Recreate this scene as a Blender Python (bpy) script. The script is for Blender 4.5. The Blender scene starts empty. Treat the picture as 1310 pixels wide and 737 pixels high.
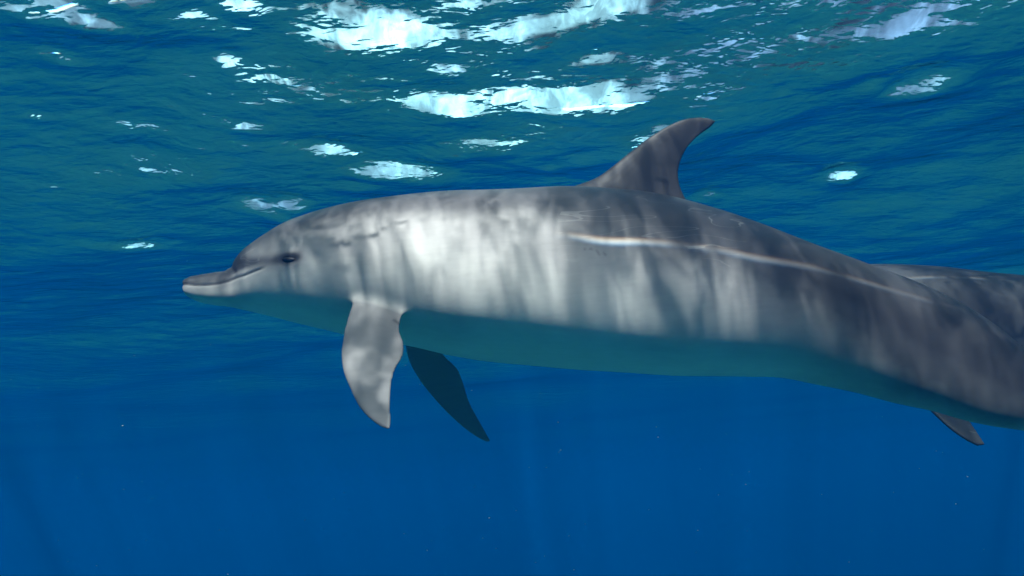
import bpy, bmesh, math, random
import numpy as np
from mathutils import Matrix, Vector

# ---------------------------------------------------------------- camera, sky, sun, exposure
sc = bpy.context.scene
COL = sc.collection
cam_d = bpy.data.cameras.new("camera")
cam_d.sensor_width = 36.0
cam_d.lens = 36.0 * 1100.0 / 1310.0
cam_d.clip_start, cam_d.clip_end = 0.02, 2000.0
cam = bpy.data.objects.new("camera", cam_d)
COL.objects.link(cam)
cam.matrix_world = Matrix.Rotation(math.radians(105), 4, 'X') @ Matrix.Rotation(math.radians(-4), 4, 'Z')
sc.camera = cam

SUN_EL, SUN_AZ = 49.0, 6.0          # the sun stands high behind the diver; azimuth from -Y towards -X
el, az = math.radians(SUN_EL), math.radians(SUN_AZ)
to_sun = Vector((-math.sin(az) * math.cos(el), -math.cos(az) * math.cos(el), math.sin(el)))
world = bpy.data.worlds.new("World")
sc.world = world
world.use_nodes = True
wn = world.node_tree.nodes
sky = wn.new("ShaderNodeTexSky")
sky.sky_type = 'NISHITA'
sky.sun_disc = False
sky.dust_density = 4.0
sky.sun_elevation = el
sky.sun_rotation = math.atan2(to_sun.x, to_sun.y)
cn = wn.new("ShaderNodeTexNoise")                 # bright cloud noise over the whole sky, added to brighten the surface patches
cn.inputs["Scale"].default_value = 3.2
cn.inputs["Detail"].default_value = 6.0
cr_ = wn.new("ShaderNodeMapRange")
cr_.interpolation_type = 'SMOOTHSTEP'
cr_.inputs[1].default_value, cr_.inputs[2].default_value = 0.40, 0.62
cx = wn.new("ShaderNodeMixRGB")
cx.inputs[2].default_value = (4.0, 6.5, 7.6, 1)  # cyan tint of the water put into the cloud colour
wtc = wn.new("ShaderNodeTexCoord")
wl = world.node_tree.links.new
wl(wtc.outputs["Generated"], cn.inputs["Vector"]); wl(cn.outputs[0], cr_.inputs[0]); wl(cr_.outputs[0], cx.inputs[0])
wl(sky.outputs[0], cx.inputs[1]); wl(cx.outputs[0], wn["Background"].inputs[0])
wn["Background"].inputs[1].default_value = 0.15
sun_d = bpy.data.lights.new("sun", 'SUN')
sun_d.energy = 5.0
sun_d.angle = math.radians(0.5)
sun_d.color = (1.0, 0.80, 0.79)
sun = bpy.data.objects.new("sun", sun_d)
COL.objects.link(sun)
sun.rotation_euler = to_sun.to_track_quat('Z', 'Y').to_euler()
sun.location = (0, -5, 12)
sc.view_settings.view_transform = 'Standard'
sc.view_settings.look = 'None'
sc.view_settings.exposure = 1.0
sc.view_settings.gamma = 1.0
sc.view_settings.use_curve_mapping = False
cy = sc.cycles
cy.use_denoising = True
cy.max_bounces = 8
cy.transparent_max_bounces = 12
cy.volume_bounces = 1
cy.caustics_reflective = False
cy.sample_clamp_indirect = 4.0

SURFACE = 1.5                         # water level above the camera
SEABED = -7.3
rng = np.random.default_rng(7)

# ---------------------------------------------------------------- helpers
def mesh_obj(name, verts, faces, mat=None, parent=None, smooth=True):
    me = bpy.data.meshes.new(name)
    me.from_pydata([tuple(v) for v in verts], [], [tuple(f) for f in faces])
    if smooth:
        me.polygons.foreach_set("use_smooth", [True] * len(me.polygons))
    me.update()
    o = bpy.data.objects.new(name, me)
    COL.objects.link(o)
    if mat: me.materials.append(mat)
    if parent: o.parent = parent
    return o

def new_mat(name):
    m = bpy.data.materials.new(name)
    m.use_nodes = True
    nt = m.node_tree
    nt.nodes.clear()
    return m, nt, nt.nodes.new("ShaderNodeOutputMaterial")

def node(nt, kind, **kw):
    n = nt.nodes.new(kind)
    for k, v in kw.items():
        if k.startswith("i_"):
            n.inputs[int(k[2:]) if k[2:].isdigit() else k[2:].replace("_", " ")].default_value = v
        else:
            setattr(n, k, v)
    return n

def math_node(nt, op, a, b=None, c=None):
    n = nt.nodes.new("ShaderNodeMath")
    n.operation = op
    for k, v in enumerate((a, b, c)):
        if v is None: continue
        if isinstance(v, (int, float)): n.inputs[k].default_value = v
        else: nt.links.new(v, n.inputs[k])
    return n.outputs[0]

# ---------------------------------------------------------------- water surface
CAUSTIC_AT = (0.0, 0.0, 0.0)

def water_material():
    m, nt, out = new_mat("sea_surface")
    L = nt.links.new
    geo = node(nt, "ShaderNodeNewGeometry")
    mp = node(nt, "ShaderNodeMapping")
    mp.inputs["Rotation"].default_value = (0, 0, math.radians(-12))
    mp.inputs["Scale"].default_value = (0.55, 1.0, 1.0)
    L(geo.outputs["Position"], mp.inputs[0])
    n1 = node(nt, "ShaderNodeTexNoise", i_Scale=7.5, i_Detail=2.5, i_Roughness=0.5, i_Distortion=0.6)
    n2 = node(nt, "ShaderNodeTexNoise", i_Scale=26.0, i_Detail=2.0, i_Roughness=0.5, i_Distortion=0.3)
    L(mp.outputs[0], n1.inputs["Vector"]); L(mp.outputs[0], n2.inputs["Vector"])
    h = math_node(nt, 'ADD', math_node(nt, 'MULTIPLY', n1.outputs[0], 0.013), math_node(nt, 'MULTIPLY', n2.outputs[0], 0.0052))
    bp = node(nt, "ShaderNodeBump", i_Strength=1.0, i_Distance=1.0)
    L(h, bp.inputs["Height"])
    fr = node(nt, "ShaderNodeFresnel", i_IOR=1.333)
    L(bp.outputs[0], fr.inputs["Normal"])
    # caustic pattern painted into the surface's transparency, standing in for focused sunlight
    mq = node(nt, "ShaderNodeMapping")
    mq.inputs["Location"].default_value = CAUSTIC_AT
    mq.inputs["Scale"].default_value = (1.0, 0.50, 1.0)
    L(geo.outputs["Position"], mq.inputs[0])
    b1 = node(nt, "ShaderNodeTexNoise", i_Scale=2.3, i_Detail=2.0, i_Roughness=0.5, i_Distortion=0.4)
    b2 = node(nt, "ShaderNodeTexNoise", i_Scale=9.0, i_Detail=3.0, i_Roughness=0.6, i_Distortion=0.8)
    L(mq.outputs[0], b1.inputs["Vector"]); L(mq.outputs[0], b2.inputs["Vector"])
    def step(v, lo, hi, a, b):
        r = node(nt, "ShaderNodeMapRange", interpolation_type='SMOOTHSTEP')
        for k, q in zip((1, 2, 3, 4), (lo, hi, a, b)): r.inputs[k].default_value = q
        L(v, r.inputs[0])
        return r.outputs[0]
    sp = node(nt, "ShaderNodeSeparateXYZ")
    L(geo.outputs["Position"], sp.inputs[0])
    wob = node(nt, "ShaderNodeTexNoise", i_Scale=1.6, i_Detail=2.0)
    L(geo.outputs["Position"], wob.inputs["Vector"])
    caustic_phase = math_node(nt, 'MULTIPLY_ADD', math_node(nt, 'MULTIPLY_ADD', math_node(nt, 'COSINE', math_node(nt, 'MULTIPLY_ADD', sp.outputs["Y"], 4.0, -4.2)), 0.25, sp.outputs["X"]), 2 * math.pi / 0.85, 2 * math.pi * (0.17 - 0.25) / 0.85)
    caustic_wave = math_node(nt, 'COSINE', caustic_phase)
    caustic_long_wave = math_node(nt, 'COSINE', math_node(nt, 'MULTIPLY', caustic_phase, 0.5))
    bsum = math_node(nt, 'ADD', math_node(nt, 'MULTIPLY_ADD', caustic_wave, 0.14, 0.0), b1.outputs[0])
    broad = math_node(nt, 'ADD', step(bsum, 0.37, 0.72, 0.12, 0.80), step(caustic_long_wave, 0.25, 1.0, 0.0, 0.22))
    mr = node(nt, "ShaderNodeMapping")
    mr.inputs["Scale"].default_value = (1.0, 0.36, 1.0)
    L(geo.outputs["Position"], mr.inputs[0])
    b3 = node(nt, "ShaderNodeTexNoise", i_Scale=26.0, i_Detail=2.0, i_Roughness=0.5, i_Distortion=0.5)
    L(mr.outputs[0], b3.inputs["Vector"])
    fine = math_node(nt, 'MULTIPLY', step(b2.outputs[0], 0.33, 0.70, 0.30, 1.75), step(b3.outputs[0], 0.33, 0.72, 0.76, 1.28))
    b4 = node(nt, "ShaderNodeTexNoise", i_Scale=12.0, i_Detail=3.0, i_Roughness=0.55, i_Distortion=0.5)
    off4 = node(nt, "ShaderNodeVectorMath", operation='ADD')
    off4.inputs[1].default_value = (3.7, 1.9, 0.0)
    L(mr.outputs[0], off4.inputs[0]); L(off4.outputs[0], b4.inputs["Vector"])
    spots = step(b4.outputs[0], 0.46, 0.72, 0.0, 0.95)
    caustic = math_node(nt, 'MINIMUM', math_node(nt, 'ADD', math_node(nt, 'MULTIPLY', broad, fine), spots), 1.7)
    # narrow caustic lines painted into the transparency, split a little by colour
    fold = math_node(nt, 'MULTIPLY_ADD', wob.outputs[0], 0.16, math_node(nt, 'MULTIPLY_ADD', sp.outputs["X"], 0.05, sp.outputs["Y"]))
    amp = math_node(nt, 'MULTIPLY', math_node(nt, 'MULTIPLY', step(b2.outputs[0], 0.36, 0.60, 0.4, 4.6), step(b1.outputs[0], 0.38, 0.66, 1.0, 0.4)), step(math_node(nt, 'COSINE', math_node(nt, 'MULTIPLY_ADD', caustic_phase, 0.5, 0.6)), 0.35, -0.3, 0.02, 1.0))
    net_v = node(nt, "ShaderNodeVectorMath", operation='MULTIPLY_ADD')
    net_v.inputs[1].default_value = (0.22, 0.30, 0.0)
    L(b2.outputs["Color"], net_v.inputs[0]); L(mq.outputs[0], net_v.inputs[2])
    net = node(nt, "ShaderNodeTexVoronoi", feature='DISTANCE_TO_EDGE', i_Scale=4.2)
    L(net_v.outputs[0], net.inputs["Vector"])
    caustic = math_node(nt, 'ADD', caustic, math_node(nt, 'MULTIPLY', step(net.outputs["Distance"], 0.0, 0.09, 0.4, 0.0), step(b1.outputs[0], 0.42, 0.62, 0.15, 1.0)))
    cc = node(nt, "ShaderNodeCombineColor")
    # extra transmission painted on steep wave faces so the sky shows brighter there
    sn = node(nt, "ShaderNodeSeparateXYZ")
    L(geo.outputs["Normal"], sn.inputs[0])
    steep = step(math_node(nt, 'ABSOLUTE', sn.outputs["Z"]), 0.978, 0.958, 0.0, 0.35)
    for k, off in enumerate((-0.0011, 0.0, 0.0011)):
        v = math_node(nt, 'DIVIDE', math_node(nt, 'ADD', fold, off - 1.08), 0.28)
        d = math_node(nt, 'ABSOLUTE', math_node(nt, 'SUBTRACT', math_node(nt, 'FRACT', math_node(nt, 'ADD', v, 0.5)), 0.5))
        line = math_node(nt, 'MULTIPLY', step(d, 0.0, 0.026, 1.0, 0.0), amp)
        L(math_node(nt, 'MINIMUM', math_node(nt, 'ADD', math_node(nt, 'ADD', caustic, line), steep), 3.2), cc.inputs[k])
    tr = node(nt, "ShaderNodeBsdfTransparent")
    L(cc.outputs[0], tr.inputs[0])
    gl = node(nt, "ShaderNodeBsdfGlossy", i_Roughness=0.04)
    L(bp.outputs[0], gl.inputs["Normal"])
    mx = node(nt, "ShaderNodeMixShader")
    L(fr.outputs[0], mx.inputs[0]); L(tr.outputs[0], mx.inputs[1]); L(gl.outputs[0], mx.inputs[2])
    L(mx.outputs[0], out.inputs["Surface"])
    return m

def axis(lo, hi, step, far_lo, far_hi, g=1.07):
    a = list(np.arange(lo, hi + step / 2, step))
    s, x, right = step, a[-1], []
    while x < far_hi:
        s *= g; x += s; right.append(x)
    s, x, left = step, a[0], []
    while x > far_lo:
        s *= g; x -= s; left.append(x)
    return np.array(left[::-1] + a + right)

# wave faces tilted to the camera, placed and sized from image pixels: x, y on the surface, half size across, half size along, slope
PACKETS = [(-1.243, 2.198, 0.163, 0.112, 0.785, 0.415), (-0.929, 2.305, 0.121, 0.091, 0.127, 0.404), (-0.558, 2.206, 0.113, 0.05, 0.12, 0.268), (-1.397, 2.471, 0.084, 0.054, 0.536, 0.487), (-0.419, 2.447, 0.213, 0.157, -0.032, 0.311), (-0.072, 2.314, 0.271, 0.108, 0.122, 0.277), (0.171, 2.491, 0.276, 0.135, 0.129, 0.313), (0.414, 2.386, 0.269, 0.139, -0.127, 0.299), (0.073, 2.172, 0.434, 0.121, 0.115, 0.245), (-0.253, 2.873, 0.163, 0.085, 0.33, 0.382), (0.064, 2.871, 0.109, 0.061, 0.146, 0.38), (0.295, 2.893, 0.143, 0.079, -0.149, 0.386), (0.488, 2.903, 0.094, 0.063, -0.591, 0.392), (-0.503, 3.342, 0.297, 0.187, 0.383, 0.455), (-0.112, 3.147, 0.202, 0.072, -0.308, 0.423), (-1.112, 3.731, 0.178, 0.086, 0.987, 0.517), (-0.981, 3.676, 0.087, 0.085, 0.743, 0.507), (-0.95, 2.979, 0.107, 0.034, 0.281, 0.546), (-0.905, 2.585, 0.038, 0.061, 0.139, 0.465), (1.602, 2.949, 0.139, 0.128, -0.812, 0.587), (1.39, 2.948, 0.073, 0.08, -0.47, 0.57), (1.655, 3.941, 0.086, 0.101, -0.857, 0.722), (0.629, 3.194, 0.139, 0.124, -0.249, 0.438), (0.191, 3.412, 0.072, 0.073, -0.256, 0.46), (0.34, 3.326, 0.09, 0.08, -0.253, 0.45), (-1.859, 4.02, 0.144, 0.061, 0.389, 0.741), (1.026, 4.138, 0.069, 0.075, 0.193, 0.555), (-1.692, 2.841, 0.047, 0.034, 0.157, 0.579), (1.055, 2.913, 0.035, 0.049, 0.142, 0.416), (0.906, 2.524, 0.04, 0.044, 0.126, 0.348), (1.344, 2.556, 0.06, 0.056, -0.217, 0.498), (-1.056, 2.165, 0.156, 0.063, 0.532, 0.385), (-0.778, 2.281, 0.102, 0.054, 0.78, 0.385), (-1.18, 2.281, 0.08, 0.046, 0.678, 0.425), (-0.481, 2.327, 0.118, 0.077, 0.125, 0.289), (0.672, 2.449, 0.075, 0.054, -0.372, 0.322), (-0.205, 2.678, 0.108, 0.054, 0.473, 0.349), (-0.705, 3.213, 0.119, 0.077, 0.378, 0.443), (-0.263, 3.249, 0.121, 0.067, -0.041, 0.439), (-0.651, 3.512, 0.119, 0.067, 0.18, 0.48), (0.364, 2.676, 0.1, 0.055, -0.21, 0.351)]

def build_water():
    xs = axis(-3.6, 3.6, 0.022, -110, 110)
    ys = axis(-1.2, 6.4, 0.022, -70, 150)
    X, Y = np.meshgrid(xs, ys)
    S = np.maximum(np.gradient(xs)[None, :], np.gradient(ys)[:, None])
    Z = np.zeros_like(X)
    n = 80
    lam = np.exp(rng.uniform(math.log(0.14), math.log(4.5), n))
    th = math.radians(78) + rng.normal(0, 0.62, n)
    ph = rng.uniform(0, 2 * math.pi, n)
    slope = rng.uniform(0.4, 1.0, n) * (0.75 + 0.25 * np.clip(lam, 0, 1))
    slope *= 0.105 / math.sqrt((slope ** 2).sum() / 2)
    for l, t, p, s in zip(lam, th, ph, slope):
        k = 2 * math.pi / l
        fade = np.clip((l / S - 3.0) / 4.0, 0, 1)
        Z += s / k * fade * np.sin(k * (X * math.cos(t) + Y * math.sin(t)) + p)
    chop = []
    for (px, py, a, b, rot, s) in PACKETS:              # a large leaning face is itself broken into several smaller ones
        chop.append((px, py, a, b, rot, s * 0.72))
        for _ in range(int(5 * min(1.0, a / 0.12)) + 1):
            u, v = rng.normal(0, 0.55, 2)
            k = rng.uniform(0.28, 0.55)
            chop.append((px + u * a * math.cos(rot) - v * b * math.sin(rot), py + u * a * math.sin(rot) + v * b * math.cos(rot),
                         a * k, b * k, rot + rng.normal(0, 0.35), s * rng.uniform(0.15, 0.5)))
    for (px, py, a, b, rot, s) in chop:
        dx, dy = X - px, Y - py
        u = dx * math.cos(rot) + dy * math.sin(rot)
        v = -dx * math.sin(rot) + dy * math.cos(rot)
        r = math.hypot(px, py)
        away = (dx * px + dy * py) / r
        Z += -s * away * np.exp(-(u / a) ** 2 - (v / b) ** 2)
    Z += SURFACE
    nx, ny = len(xs), len(ys)
    V = np.stack([X.ravel(), Y.ravel(), Z.ravel()], 1)
    i = np.arange(nx * ny).reshape(ny, nx)
    F = np.stack([i[:-1, :-1], i[:-1, 1:], i[1:, 1:], i[1:, :-1]], -1).reshape(-1, 4)
    me = bpy.data.meshes.new("water_surface")
    me.vertices.add(len(V)); me.vertices.foreach_set("co", V.ravel())
    me.loops.add(F.size); me.loops.foreach_set("vertex_index", F.ravel().astype(np.int32))
    me.polygons.add(len(F)); me.polygons.foreach_set("loop_start", np.arange(0, F.size, 4, dtype=np.int32))
    me.polygons.foreach_set("use_smooth", np.ones(len(F), bool))
    me.update(calc_edges=True)
    o = bpy.data.objects.new("water_surface", me)
    COL.objects.link(o)
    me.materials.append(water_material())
    o["kind"] = "structure"
    return Z.max()

TOP_Z = build_water()

# ---------------------------------------------------------------- seabed, far below and out of sight
def build_seabed():
    m, nt, out = new_mat("sand")
    ns = node(nt, "ShaderNodeTexNoise", i_Scale=0.25, i_Detail=6.0)
    rp = node(nt, "ShaderNodeValToRGB")
    rp.color_ramp.elements[0].color = (0.22, 0.29, 0.23, 1)
    rp.color_ramp.elements[1].color = (0.32, 0.41, 0.33, 1)
    bs = node(nt, "ShaderNodeBsdfPrincipled", i_Roughness=0.9)
    nt.links.new(ns.outputs[0], rp.inputs[0]); nt.links.new(rp.outputs[0], bs.inputs["Base Color"])
    nt.links.new(bs.outputs[0], out.inputs[0])
    a = np.linspace(-110, 110, 60); b = np.linspace(-70, 150, 60)
    X, Y = np.meshgrid(a, b)
    Z = SEABED + 0.5 * np.sin(X * 0.11 + 1.0) * np.sin(Y * 0.09) + 0.25 * np.sin(X * 0.31 + Y * 0.23)
    i = np.arange(3600).reshape(60, 60)
    F = np.stack([i[:-1, :-1], i[:-1, 1:], i[1:, 1:], i[1:, :-1]], -1).reshape(-1, 4)
    o = mesh_obj("seabed", np.stack([X.ravel(), Y.ravel(), Z.ravel()], 1), F.tolist(), m)
    o["kind"] = "structure"

build_seabed()

# ---------------------------------------------------------------- the dolphin (local: +X to the tail, +Z to the back, -Y its left flank)
TOP= [(-0.8793, 0.0578), (-0.8759, 0.0694), (-0.8647, 0.0784), (-0.842, 0.0827), (-0.7944, 0.0872), (-0.7601, 0.0927), (-0.7489, 0.1038), (-0.7376, 0.1209), (-0.7225, 0.1359), (-0.6996, 0.1523), (-0.6613, 0.1778), (-0.6227, 0.1974), (-0.5742, 0.2122), (-0.5257, 0.223), (-0.4673, 0.231), (-0.37, 0.2382), (-0.2533, 0.242), (-0.1368, 0.2395), (-0.0205, 0.235), (0.086, 0.2312), (0.2107, 0.2157), (0.3051, 0.1942), (0.3702, 0.1729), (0.4344, 0.1478), (0.5065, 0.114), (0.5781, 0.0806), (0.6491, 0.0474), (0.7195, 0.0145), (0.7894, -0.0182), (0.859, -0.0486), (0.9266, -0.0865), (0.9916, -0.1334), (1.0381, -0.1766), (1.0969, -0.2444), (1.1542, -0.3128), (1.2256, -0.3919), (1.2996, -0.4538), (1.3613, -0.4896)]  # body and fin tables traced from image pixels, cast to the dolphin's depth offline
BOT= [(-0.8791, 0.0519), (-0.8731, 0.0397), (-0.8595, 0.0289), (-0.8212, 0.0144), (-0.7738, 0.0052), (-0.7359, -0.0053), (-0.6792, -0.0229), (-0.6227, -0.0424), (-0.5666, -0.0599), (-0.5106, -0.0773), (-0.4364, -0.0978), (-0.3531, -0.117), (-0.2541, -0.1467), (-0.13, -0.1761), (0.0375, -0.2028), (0.2024, -0.2256), (0.3687, -0.2447), (0.4518, -0.2524), (0.5347, -0.2601), (0.6166, -0.2842), (0.7222, -0.3153), (0.7919, -0.3401), (0.8534, -0.3588), (0.9421, -0.3918), (0.9982, -0.4064), (1.058, -0.4194), (1.1248, -0.44), (1.207, -0.4685), (1.2886, -0.4968), (1.355, -0.5135)]
WID= [(-0.8795, 0.0038), (-0.8757, 0.017), (-0.8643, 0.0284), (-0.8319, 0.0379), (-0.7747, 0.0473), (-0.7462, 0.0606), (-0.7177, 0.0814), (-0.6607, 0.1098), (-0.6037, 0.1326), (-0.5279, 0.1553), (-0.4522, 0.1723), (-0.3388, 0.1875), (-0.188, 0.1989), (-0.0375, 0.2008), (0.1125, 0.1951), (0.2808, 0.1818), (0.4671, 0.1591), (0.6529, 0.1307), (0.838, 0.0985), (0.9856, 0.0758), (1.1329, 0.0568), (1.2614, 0.0417), (1.3896, 0.0303), (1.4628, 0.0227)]
DORSAL_LE= [(-0.0440, 0.0, 0.2105), (0.0122, 0.0, 0.2290), (0.0645, 0.0, 0.2415), (0.0970, 0.0, 0.2520), (0.1398, 0.0, 0.2667), (0.1895, 0.0, 0.2965), (0.2359, -0.0, 0.329), (0.2871, 0.0, 0.3656), (0.3398, 0.0, 0.395), (0.379, 0.0, 0.4082), (0.4139, 0.0, 0.4099), (0.4421, 0.0, 0.4056), (0.456, 0.0, 0.398)]
DORSAL_TE= [(0.4015, 0.0, 0.1157), (0.3842, 0.0, 0.1617), (0.3626, 0.0, 0.1899), (0.3505, 0.0, 0.2185), (0.3454, 0.0, 0.2471), (0.3497, -0.0, 0.2771), (0.3629, 0.0, 0.3067), (0.3864, 0.0, 0.3389), (0.413, 0.0, 0.3625), (0.4411, 0.0, 0.3819), (0.4523, 0.0, 0.3918), (0.4559, 0.0, 0.3969)]
NEAR_LE= [(-0.4279, -0.11, 0.0253), (-0.4408, -0.1318, -0.0239), (-0.4501, -0.1505, -0.0659), (-0.4563, -0.1757, -0.1223), (-0.4578, -0.1962, -0.1676), (-0.449, -0.2184, -0.2158), (-0.4311, -0.2378, -0.2546), (-0.4083, -0.2606, -0.2977), (-0.3785, -0.2816, -0.3305), (-0.3582, -0.2938, -0.3455), (-0.3465, -0.3, -0.35)]
NEAR_TE= [(-0.3077, -0.11, -0.026), (-0.3235, -0.1385, -0.0775), (-0.3319, -0.1648, -0.1254), (-0.3254, -0.182, -0.1571), (-0.3261, -0.1953, -0.181), (-0.3425, -0.2231, -0.2241), (-0.3469, -0.2426, -0.2563), (-0.3475, -0.2617, -0.2878), (-0.3458, -0.2776, -0.3136), (-0.3428, -0.2915, -0.3356), (-0.3434, -0.3, -0.3487)]
FAR_LE= [(-0.4109, 0.09, 0.0032), (-0.3902, 0.1138, -0.0372), (-0.3719, 0.1404, -0.0855), (-0.3673, 0.1566, -0.1171), (-0.3429, 0.1853, -0.1686), (-0.3118, 0.2132, -0.2152), (-0.2686, 0.2461, -0.2669), (-0.2181, 0.2785, -0.3118), (-0.193, 0.2927, -0.3286), (-0.1793, 0.3, -0.336)]
FAR_TE= [(-0.3043, 0.09, -0.0347), (-0.2842, 0.1229, -0.0792), (-0.2669, 0.1506, -0.1173), (-0.2419, 0.1776, -0.1507), (-0.2304, 0.2014, -0.1861), (-0.2173, 0.2347, -0.2373), (-0.2038, 0.2545, -0.2664), (-0.1917, 0.2707, -0.2899), (-0.1796, 0.288, -0.3156), (-0.1709, 0.3, -0.3335)]
MOUTH = [(-0.884, 0.0600), (-0.868, 0.0590), (-0.842, 0.0515), (-0.818, 0.0485), (-0.797, 0.0475), (-0.773, 0.0475), (-0.748, 0.0490), (-0.728, 0.0500), (-0.706, 0.0500), (-0.680, 0.0540), (-0.6586, 0.0575), (-0.6459, 0.0573)]
EYE = (-0.5859, 0.0657)

def smooth_curve(pts):
    """monotone-ish cubic through the points (Catmull-Rom tangents over uneven spacing)"""
    p = np.array(pts, float)
    x, y = p[:, 0], p[:, 1]
    d = np.diff(y) / np.diff(x)
    m = np.r_[d[0], (d[:-1] * np.diff(x)[1:] + d[1:] * np.diff(x)[:-1]) / (x[2:] - x[:-2]), d[-1]]
    def f(q):
        q = np.clip(np.asarray(q, float), x[0], x[-1])
        i = np.clip(np.searchsorted(x, q) - 1, 0, len(x) - 2)
        h = x[i + 1] - x[i]; t = (q - x[i]) / h
        return ((2*t**3-3*t**2+1)*y[i] + (t**3-2*t**2+t)*h*m[i] + (-2*t**3+3*t**2)*y[i+1] + (t**3-t**2)*h*m[i+1])
    return f

f_top, f_bot, f_wid = smooth_curve(TOP), smooth_curve(BOT), smooth_curve(WID)
X0, X1 = -0.8789, 1.354

def section(x):
    t, b, w = f_top(x), f_bot(x), f_wid(x)
    return 0.5 * (t + b), np.maximum(0.5 * (t - b), 0.002), w

def body_mesh():
    s = np.linspace(0, 1, 420)
    xs = X0 + (X1 - X0) * (0.25 * s + 0.75 * s ** 1.5)
    zc, hh, ww = section(xs)
    M = 180
    a = np.arange(M) * 2 * math.pi / M
    n = 2.0 + 0.7 * np.clip((-0.66 - xs) / 0.09, 0, 1) + 0.2 * np.clip((xs + 0.7) / 0.4, 0, 1) * np.clip((1.0 - xs) / 0.5, 0, 1)
    c, sn = np.cos(a), np.sin(a)
    V = []
    for x, z, h, w, e in zip(xs, zc, hh, ww, n):
        yy = w * np.sign(c) * np.abs(c) ** (2 / e)
        zz = z + h * np.sign(sn) * np.abs(sn) ** (2 / e)
        V.append(np.stack([np.full(M, x), yy, zz], 1))
    V = np.concatenate(V)
    F = []
    N = len(xs)
    for i in range(N - 1):
        for j in range(M):
            k = (j + 1) % M
            F.append((i * M + j, (i + 1) * M + j, (i + 1) * M + k, i * M + k))
    F.append(tuple(range(M)))
    F.append(tuple(reversed(range((N - 1) * M, N * M))))
    return V, F

def resample(p, n):
    p = np.array(p, float)
    s = np.r_[0, np.cumsum(np.linalg.norm(np.diff(p, axis=0), axis=1))]
    s /= s[-1]
    t = np.linspace(0, 1, n) ** 0.9
    out = []
    for k in range(3):
        out.append(smooth_curve(np.stack([s, p[:, k]], 1))(t))
    return np.stack(out, 1)

def fin_mesh(le, te, thick, tip_thick, n=44):
    a, b = resample(le, n), resample(te, n)
    q = 15
    u = 0.5 * (1 - np.cos(np.linspace(0, math.pi, q)))
    prof = 5 * (0.2969 * np.sqrt(u) - 0.126 * u - 0.3516 * u**2 + 0.2843 * u**3 - 0.1036 * u**4)
    V = []
    span_all = b[min(n // 3, n - 1)] * 0.5 + a[n // 3] * 0.5 - 0.5 * (a[0] + b[0])
    for i in range(n):
        ch = b[i] - a[i]
        L = np.linalg.norm(ch)
        nrm = np.cross(ch / max(L, 1e-6), span_all / np.linalg.norm(span_all))
        nrm /= max(np.linalg.norm(nrm), 1e-6)
        t = i / (n - 1)
        T = (thick * (1 - t) + tip_thick * t)
        up = a[i] + u[:, None] * ch + nrm * (prof * T * L + 0.0022 * (prof > -1))[:, None]
        dn = a[i] + u[:, None] * ch - nrm * (prof * T * L + 0.0022 * (prof > -1))[:, None]
        V.append(np.concatenate([up, dn[::-1]]))
    M = 2 * q
    V = np.concatenate(V)
    F = []
    for i in range(n - 1):
        for j in range(M):
            k = (j + 1) % M
            F.append((i * M + j, (i + 1) * M + j, (i + 1) * M + k, i * M + k))
    F.append(tuple(range(M)))
    F.append(tuple(reversed(range((n - 1) * M, n * M))))
    return V, F

def fluke(side):
    o = np.array([1.315, 0, -0.4875]); d = np.array([0.93, 0, -0.367])
    le = [(-.11, -.02), (-.07, .03), (-.01, .075), (.05, .14), (.11, .21), (.16, .265), (.19, .29)]
    te = [(.07, -.02), (.10, .02), (.125, .055), (.125, .11), (.135, .17), (.16, .235), (.195, .29)]
    f = lambda pts: [tuple(o + d * u + np.array([0, side * v, 0])) for u, v in pts]
    return fin_mesh(f(le), f(te), 0.13, 0.05)

def poly_dist(px, pz, line):
    best = np.full(px.shape, 1e9); side = np.zeros(px.shape); par = np.zeros(px.shape)
    L = np.array(line)
    for i in range(len(L) - 1):
        a, b = L[i], L[i + 1]
        ab = b - a
        t = np.clip(((px - a[0]) * ab[0] + (pz - a[1]) * ab[1]) / (ab @ ab), 0, 1)
        dx, dz = px - a[0] - t * ab[0], pz - a[1] - t * ab[1]
        d = np.hypot(dx, dz)
        m = d < best
        best = np.where(m, d, best)
        side = np.where(m, ab[0] * dz - ab[1] * dx, side)
        par = np.where(m, (i + t) / (len(L) - 1), par)
    return best, np.sign(side), par

def swept_back(pts, deg):
    """the flipper swung back about its shoulder, mirrored to the other flank"""
    p = np.array(pts) * np.array([1, -1, 1])
    c = np.array([-0.36, 0, -0.04]); a = math.radians(deg)
    q = p - c
    return np.stack([q[:, 0] * math.cos(a) - q[:, 2] * math.sin(a), q[:, 1], q[:, 0] * math.sin(a) + q[:, 2] * math.cos(a)], 1) + c

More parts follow.
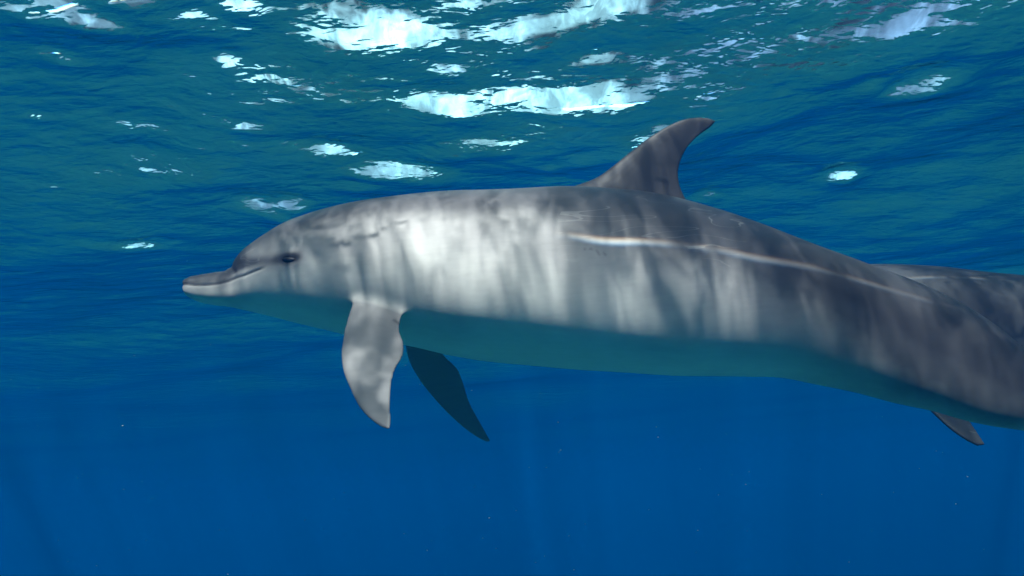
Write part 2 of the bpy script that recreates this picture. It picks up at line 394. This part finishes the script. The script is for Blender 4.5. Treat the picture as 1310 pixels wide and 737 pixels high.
def build_dolphin_mesh(NEAR_LE, NEAR_TE, FAR_LE, FAR_TE, dark=0.0):
    pieces = [body_mesh(), fin_mesh(DORSAL_LE, DORSAL_TE, 0.13, 0.10), fin_mesh(NEAR_LE, NEAR_TE, 0.15, 0.09),
              fin_mesh(FAR_LE, FAR_TE, 0.15, 0.09), fluke(1), fluke(-1)]
    bm = bmesh.new()
    for V, F in pieces:
        vs = [bm.verts.new(tuple(v)) for v in V]
        fs = []
        for f in F:
            fs.append(bm.faces.new([vs[k] for k in f]))
        bmesh.ops.recalc_face_normals(bm, faces=fs)
    bmesh.ops.triangulate(bm, faces=[f for f in bm.faces if len(f.verts) > 4])
    me = bpy.data.meshes.new("tmp")
    bm.to_mesh(me); bm.free()
    o = bpy.data.objects.new("tmp", me)
    COL.objects.link(o)
    md = o.modifiers.new("r", 'REMESH')
    md.mode = 'VOXEL'; md.voxel_size = 0.0029
    dg = bpy.context.evaluated_depsgraph_get()
    ev = bpy.data.meshes.new_from_object(o.evaluated_get(dg))
    bpy.data.objects.remove(o)
    nv = len(ev.vertices)
    V = np.empty(nv * 3); ev.vertices.foreach_get("co", V); V = V.reshape(-1, 3)
    ne = len(ev.edges)
    E = np.empty(ne * 2, np.int32); ev.edges.foreach_get("vertices", E); E = E.reshape(-1, 2)
    deg = np.bincount(E.ravel(), minlength=nv).astype(float)
    def lap(V):
        out = np.empty_like(V)
        for k in range(3):
            out[:, k] = (np.bincount(E[:, 0], V[E[:, 1], k], nv) + np.bincount(E[:, 1], V[E[:, 0], k], nv)) / deg
        return out
    # fillets where the fins leave the body
    zc, hh, ww = section(V[:, 0])
    e = np.sqrt((V[:, 1] / ww) ** 2 + ((V[:, 2] - zc) / hh) ** 2)
    root = np.zeros(nv)
    for le, te, rad in ((NEAR_LE, NEAR_TE, .035), (FAR_LE, FAR_TE, .03)):
        c = 0.5 * (np.array(le[2]) + np.array(te[2]))
        root = np.maximum(root, np.clip(1.6 - np.linalg.norm((V - c) / np.array([.075, .06, .06]), axis=1), 0, 1))
    dors = np.clip((V[:, 0] - 0.0) / .04, 0, 1) * np.clip((0.47 - V[:, 0]) / .05, 0, 1) * np.clip(1 - np.abs(V[:, 2] - f_top(V[:, 0]) + 0.004) / .035, 0, 1)
    root = np.maximum(root, 0.5 * dors)
    tail = np.clip((V[:, 0] - 1.15) / .05, 0, 1) * np.clip(1 - np.abs(V[:, 1]) / .09, 0, 1)
    root = np.maximum(root, tail)
    w = (0.55 * root)[:, None]
    for _ in range(30):
        V = V + w * (lap(V) - V)
    zc, hh, ww = section(V[:, 0])
    e = np.sqrt((V[:, 1] / ww) ** 2 + ((V[:, 2] - zc) / hh) ** 2)
    band = np.clip(root * 2, 0, 1) * np.clip((e - 0.82) / 0.1, 0, 1) * np.clip((1.5 - e) / 0.4, 0, 1) * (V[:, 2] < 0.02)
    sub = band > 0.02
    src = np.r_[E[:, 0], E[:, 1]]; dst = np.r_[E[:, 1], E[:, 0]]
    keep = sub[src]
    src, dst = src[keep], dst[keep]
    ids = np.flatnonzero(sub)
    remap = np.full(nv, -1); remap[ids] = np.arange(len(ids))
    src = remap[src]
    for _ in range(60):
        for k in range(3):
            mean = np.bincount(src, V[dst, k], len(ids)) / deg[ids]
            V[ids, k] += 0.6 * band[ids] * (mean - V[ids, k])
    for _ in range(4):                                     # takes the voxel steps off everything, without shrinking
        V = V + 0.5 * (lap(V) - V)
        V = V - 0.51 * (lap(V) - V)
    ev.vertices.foreach_set("co", V.ravel()); ev.update()
    N = np.empty(nv * 3); ev.vertices.foreach_get("normal", N); N = N.reshape(-1, 3)
    # mouth line, lips, crease of the melon, eyelids, blowhole
    x, y, z = V.T
    head = x < -0.5
    d, sd, par = poly_dist(x, z, MOUTH)
    endf = np.clip((1 - par) / 0.12, 0, 1)
    disp = np.where(head, -0.0028 * np.exp(-(d / 0.0026) ** 2) * endf, 0)
    disp += np.where(head & (sd > 0), 0.0010 * np.exp(-((d - 0.008) / 0.006) ** 2) * endf, 0)
    disp += np.where(head & (sd < 0), 0.0002 * np.exp(-((d - 0.008) / 0.006) ** 2) * endf, 0)
    groove_shade = np.where(head, 0.6 * np.exp(-(d / 0.0022) ** 2) * endf, 0)  # shade of the mouth line put into the skin colour
    dc, _, pc = poly_dist(x, z, [(-0.7560, 0.0975), (-0.744, 0.080), (-0.733, 0.066), (-0.727, 0.058)])
    disp += np.where(head, -0.0035 * np.exp(-(dc / 0.006) ** 2) * np.clip((1 - pc) / .3, 0, 1), 0)
    ex, ez = EYE
    r2 = ((x - ex) / 0.024) ** 2 + ((z - ez) / 0.017) ** 2
    disp += np.where(head, 0.0055 * np.exp(-r2), 0)
    for pts, dep in (([(ex - .021, ez - .006), (ex - .010, ez - .0125), (ex + .004, ez - .0135), (ex + .019, ez - .007)], .0010),
                     ([(ex - .019, ez + .008), (ex - .004, ez + .0125), (ex + .015, ez + .008)], .0012)):
        de, _, _ = poly_dist(x, z, pts)
        disp += np.where(head, -dep * np.exp(-(de / 0.0028) ** 2), 0)
    slit = np.where(head, np.exp(-(((x - ex) / 0.020) ** 2 + ((z - ez) / 0.0085) ** 2) ** 2), 0)
    disp += -0.006 * slit
    bh = np.exp(-(((x + 0.60) / 0.006) ** 2 + (y / 0.014) ** 2)) * (z > 0.15)
    disp += -0.004 * bh
    # gentle unevenness of the flesh
    disp += 0.0015 * np.sin(x * 21 + 2.0 * z * 9) * np.sin(z * 17 - x * 5 + 1) * np.clip((x + 0.75) / 0.5, 0, 1)
    V = V + N * disp[:, None]
    ev.vertices.foreach_set("co", V.ravel())
    zc, hh, ww = section(V[:, 0])
    t = np.clip((V[:, 2] - zc) / hh, -1.3, 1.3)
    e = np.sqrt((V[:, 1] / ww) ** 2 + ((V[:, 2] - zc) / hh) ** 2)
    near_fin = np.zeros(nv)
    for le, te in ((NEAR_LE, NEAR_TE), (FAR_LE, FAR_TE)):
        c = 0.5 * (np.array(le[4]) + np.array(te[4]))
        near_fin = np.maximum(near_fin, np.clip((1.0 - np.linalg.norm((V - c) / np.array([.24, .27, .30]), axis=1)) * 6, 0, 1))
    pect = near_fin * np.clip((e - 1.01) / 0.10, 0, 1)
    ds, _, ps = poly_dist(x, z, [(-0.74, 0.085), (-0.68, 0.075), (-0.63, 0.070), (-0.565, 0.068)])
    t = t + np.where(head, 0.55 * np.exp(-(ds / 0.016) ** 2), 0)           # dark stripe from the beak through the eye
    t = t + (np.clip((V[:, 0] + 0.05) / 0.8, 0, 1) * 0.65 + np.clip((V[:, 0] - 0.45) / 0.45, 0, 1) * 0.6)                    # the tail stock is darker all round
    t = t + np.where(head & (sd > 0), 0.3, 0) * np.clip((-0.70 - V[:, 0]) / 0.03, 0, 1)   # dark upper beak
    dr, _, _ = poly_dist(x, z, [(0.0805, 0.023), (0.0943, 0.0229), (0.1059, 0.0176), (0.1119, 0.0081), (0.1193, 0.013), (0.1256, 0.0071)])
    t = t + np.where(head, 0.5 * np.exp(-r2), 0)                            # dark skin round the eye
    t = t + np.where(head & (sd < 0), 0.35, 0) * np.clip((-0.68 - V[:, 0]) / 0.06, 0, 1)   # greyish lower jaw
    t = t + dark + (2.5 * pect if dark else 0)  # shade on the second dolphin put into its skin and flipper tone
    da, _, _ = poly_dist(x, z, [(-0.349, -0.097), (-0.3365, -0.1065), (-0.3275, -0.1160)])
    crease_shade = 0.7 * np.exp(-(da / 0.0032) ** 2) * (y < -0.1) * (dark == 0)  # shade in the crease behind the flipper painted into the skin
    marks_and_shade = crease_shade + 0.45 * np.exp(-(dr / 0.0026) ** 2) * (0.5 + 0.5 * np.sin(x * 420))   # old bite marks on the flank, plus the painted flipper crease shade
    dw, _, _ = poly_dist(x, z, [(-0.2011, -0.1219), (-0.1924, -0.119), (-0.1841, -0.1231)])
    t = t - 1.2 * np.exp(-(dw / 0.004) ** 2)                                # pale scar low on the flank
    for nm, val in (("girth", t), ("flipper", pect * (dark == 0)), ("fold", np.clip(marks_and_shade + groove_shade + 0.8 * bh + 0.9 * slit, 0, 1))):  # fold: crease shade put into the colour, together with the bite marks
        at = ev.attributes.new(nm, 'FLOAT', 'POINT')
        at.data.foreach_set("value", val.astype(np.float32))
    ev.polygons.foreach_set("use_smooth", np.ones(len(ev.polygons), bool))
    ev.update()
    ev.name = "body"
    return ev

def skin_material():
    m, nt, out = new_mat("dolphin_skin")
    L = nt.links.new
    tc = node(nt, "ShaderNodeTexCoord")
    g = node(nt, "ShaderNodeAttribute", attribute_name="girth")
    fl = node(nt, "ShaderNodeAttribute", attribute_name="flipper")
    fo = node(nt, "ShaderNodeAttribute", attribute_name="fold")
    nz = node(nt, "ShaderNodeTexNoise", i_Scale=5.0, i_Detail=4.0, i_Roughness=0.55)
    L(tc.outputs["Object"], nz.inputs["Vector"])
    mp = node(nt, "ShaderNodeMapping"); mp.inputs["Scale"].default_value = (6, 30, 30)
    L(tc.outputs["Object"], mp.inputs[0])
    nf = node(nt, "ShaderNodeTexNoise", i_Scale=3.0, i_Detail=5.0, i_Roughness=0.65)
    L(mp.outputs[0], nf.inputs["Vector"])
    v = math_node(nt, 'ADD', g.outputs["Fac"], math_node(nt, 'MULTIPLY', math_node(nt, 'SUBTRACT', nz.outputs[0], 0.5), 0.9))
    v = math_node(nt, 'MULTIPLY_ADD', v, 0.5, 0.5)
    rp = node(nt, "ShaderNodeValToRGB")
    cr = rp.color_ramp
    cr.elements[0].position = 0.10; cr.elements[0].color = (0.58, 0.57, 0.54, 1)
    cr.elements[1].position = 0.97; cr.elements[1].color = (0.027, 0.026, 0.029, 1)
    for p_, c_ in ((0.28, (0.46, 0.45, 0.43)), (0.55, (0.29, 0.278, 0.275)), (0.78, (0.068, 0.066, 0.070))):
        k = cr.elements.new(p_); k.color = (*c_, 1)
    L(v, rp.inputs[0])
    mf = node(nt, "ShaderNodeMixRGB"); mf.inputs[2].default_value = (0.17, 0.16, 0.163, 1)
    L(fl.outputs["Fac"], mf.inputs[0]); L(rp.outputs[0], mf.inputs[1])
    mo = node(nt, "ShaderNodeMixRGB", blend_type='MULTIPLY'); mo.inputs[0].default_value = 1
    r2 = node(nt, "ShaderNodeMapRange", i_3=0.95, i_4=1.05)
    r2.inputs[1].default_value = 0.3; r2.inputs[2].default_value = 0.7
    L(nf.outputs[0], r2.inputs[0])
    L(mf.outputs[0], mo.inputs[1]); L(r2.outputs[0], mo.inputs[2])
    ms = node(nt, "ShaderNodeMapping"); ms.inputs["Scale"].default_value = (1.6, 14, 22); ms.inputs["Rotation"].default_value = (0, 0.25, 0)
    L(tc.outputs["Object"], ms.inputs[0])
    s1 = node(nt, "ShaderNodeTexNoise", i_Scale=1.6, i_Detail=1.0, i_Distortion=0.4)
    s2 = node(nt, "ShaderNodeTexNoise", i_Scale=3.4, i_Detail=1.0)
    L(ms.outputs[0], s1.inputs["Vector"]); L(tc.outputs["Object"], s2.inputs["Vector"])
    band = math_node(nt, 'ABSOLUTE', math_node(nt, 'SUBTRACT', s1.outputs[0], 0.5))
    scr = math_node(nt, 'MULTIPLY', math_node(nt, 'LESS_THAN', band, 0.008), math_node(nt, 'MULTIPLY', math_node(nt, 'GREATER_THAN', s2.outputs[0], 0.63), 0.10))
    sm = node(nt, "ShaderNodeMixRGB"); sm.inputs[2].default_value = (0.5, 0.5, 0.5, 1)
    L(scr, sm.inputs[0]); L(mo.outputs[0], sm.inputs[1])
    mo = sm
    md = node(nt, "ShaderNodeMixRGB"); md.inputs[2].default_value = (0.03, 0.028, 0.03, 1)
    L(fo.outputs["Fac"], md.inputs[0]); L(mo.outputs[0], md.inputs[1])
    bp = node(nt, "ShaderNodeBump", i_Strength=0.08, i_Distance=0.002)
    L(nf.outputs[0], bp.inputs["Height"])
    bs = node(nt, "ShaderNodeBsdfPrincipled", i_Roughness=0.5)
    bs.inputs["Specular IOR Level"].default_value = 0.25
    L(md.outputs[0], bs.inputs["Base Color"]); L(bp.outputs[0], bs.inputs["Normal"])
    L(bs.outputs[0], out.inputs[0])
    return m

def eye_material():
    m, nt, out = new_mat("dark_eye")
    tc = node(nt, "ShaderNodeTexCoord")
    gr = node(nt, "ShaderNodeTexNoise", i_Scale=60.0)
    nt.links.new(tc.outputs["Object"], gr.inputs["Vector"])
    rp = node(nt, "ShaderNodeValToRGB")
    rp.color_ramp.elements[0].color = (0.006, 0.006, 0.008, 1)
    rp.color_ramp.elements[1].color = (0.022, 0.018, 0.016, 1)
    nt.links.new(gr.outputs[0], rp.inputs[0])
    bs = node(nt, "ShaderNodeBsdfPrincipled", i_Roughness=0.5)
    bs.inputs["Specular IOR Level"].default_value = 0.25
    nt.links.new(rp.outputs[0], bs.inputs["Base Color"])
    nt.links.new(bs.outputs[0], out.inputs[0])
    return m

def build_dolphin(*fins):
    root = bpy.data.objects.new("dolphin", None)
    COL.objects.link(root)
    me = build_dolphin_mesh(*fins)
    me.materials.clear(); me.materials.append(SKIN)
    body = bpy.data.objects.new("body", me)
    COL.objects.link(body); body.parent = root
    zc, hh, ww = section(np.array([EYE[0]]))
    ey = float(ww[0] * math.sqrt(max(0, 1 - ((EYE[1] - zc[0]) / hh[0]) ** 2)))
    em = DARK_EYE
    eme = None
    for s in (-1, 1):
        if eme is None:
            bm = bmesh.new()
            bmesh.ops.create_uvsphere(bm, u_segments=24, v_segments=16, radius=1.0)
            for v in bm.verts:                               # almond outline, pointed at both corners
                x_ = v.co.x
                v.co.z *= 1 - 0.45 * abs(x_) ** 2
                v.co = Vector((x_ * 0.0200, v.co.y * 0.0095, v.co.z * 0.0078 + 0.0012 * x_ * x_))
            eme = bpy.data.meshes.new("eye"); bm.to_mesh(eme); bm.free()
            eme.polygons.foreach_set("use_smooth", [True] * len(eme.polygons))
            eme.materials.append(em)
        eo = bpy.data.objects.new("eye", eme)
        COL.objects.link(eo); eo.parent = root
        eo.location = (EYE[0], s * (ey - 0.0052), EYE[1])
        eo.rotation_euler = (0, math.radians(10), s * math.radians(15))
    return root

SKIN, DARK_EYE = skin_material(), eye_material()
first = build_dolphin(NEAR_LE, NEAR_TE, FAR_LE, FAR_TE)
first.location = (0.085, 2.0, 0.5366)
first["label"] = "grey dolphin with hooked back fin, sunlit flank and both flippers hanging down"
first["category"] = "dolphin"
first["group"] = "dolphins swimming under the surface"

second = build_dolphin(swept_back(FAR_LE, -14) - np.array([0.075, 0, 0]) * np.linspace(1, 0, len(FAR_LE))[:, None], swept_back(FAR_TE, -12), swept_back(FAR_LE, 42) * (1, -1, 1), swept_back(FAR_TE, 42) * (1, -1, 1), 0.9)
second.location = (1.57, 2.75, 0.43)
second.rotation_euler = (math.radians(0), math.radians(9), math.radians(0))
second.scale = (0.98, 0.98, 0.98)
second["label"] = "dolphin with shade painted into its skin, mostly hidden behind the tail of the sunlit dolphin"
second["category"] = "dolphin"
second["group"] = "dolphins swimming under the surface"

# ---------------------------------------------------------------- the sea water itself: one closed body of even density
def build_haze():
    m, nt, out = new_mat("sea_water")
    pv = node(nt, "ShaderNodeVolumePrincipled")
    pv.inputs["Color"].default_value = (0.0, 0.051, 0.193, 1)
    pv.inputs["Absorption Color"].default_value = (0.0, 0.36, 0.40, 1)
    pv.inputs["Density"].default_value = 0.15
    pv.inputs["Anisotropy"].default_value = 0.0
    nt.links.new(pv.outputs[0], out.inputs["Volume"])
    x0, x1, y0, y1, z0, z1 = -135, 135, -95, 175, SEABED - 2.0, float(TOP_Z) + 0.15
    V = [(x, y, z) for z in (z0, z1) for y in (y0, y1) for x in (x0, x1)]
    F = [(0, 2, 3, 1), (4, 5, 7, 6), (0, 1, 5, 4), (2, 6, 7, 3), (0, 4, 6, 2), (1, 3, 7, 5)]
    o = mesh_obj("haze", V, F, m, smooth=False)
    o["kind"] = "stuff"

build_haze()

# ---------------------------------------------------------------- specks adrift in the water
def build_specks():
    m, nt, out = new_mat("plankton")
    oi = node(nt, "ShaderNodeTexNoise", i_Scale=40.0)
    rp = node(nt, "ShaderNodeValToRGB")
    rp.color_ramp.elements[0].color = (0.20, 0.22, 0.21, 1)
    rp.color_ramp.elements[1].color = (0.40, 0.42, 0.41, 1)
    bs = node(nt, "ShaderNodeBsdfPrincipled", i_Roughness=0.8)
    nt.links.new(oi.outputs[0], rp.inputs[0]); nt.links.new(rp.outputs[0], bs.inputs["Base Color"])
    nt.links.new(bs.outputs[0], out.inputs[0])
    g = np.random.default_rng(3)
    V, F = [], []
    octa = np.array([(1, 0, 0), (-1, 0, 0), (0, 1, 0), (0, -1, 0), (0, 0, 1), (0, 0, -1)], float)
    tri = [(0, 2, 4), (2, 1, 4), (1, 3, 4), (3, 0, 4), (2, 0, 5), (1, 2, 5), (3, 1, 5), (0, 3, 5)]
    for _ in range(420):
        c = np.array([g.uniform(-4, 4), g.uniform(2.4, 6.5), g.uniform(-0.6, 1.25)])
        q = g.uniform(0.0004, 0.0013) * (0.6 + 0.3 * c[1])
        k = len(V)
        V += list(c + octa * q * np.array([g.uniform(0.7, 2.6), 1, g.uniform(0.5, 1.1)]))
        F += [tuple(k + i for i in t) for t in tri]
    o = mesh_obj("suspended_specks", V, F, m)
    o["kind"] = "stuff"
    o["label"] = "tiny pale specks drifting in the blue water"

build_specks()
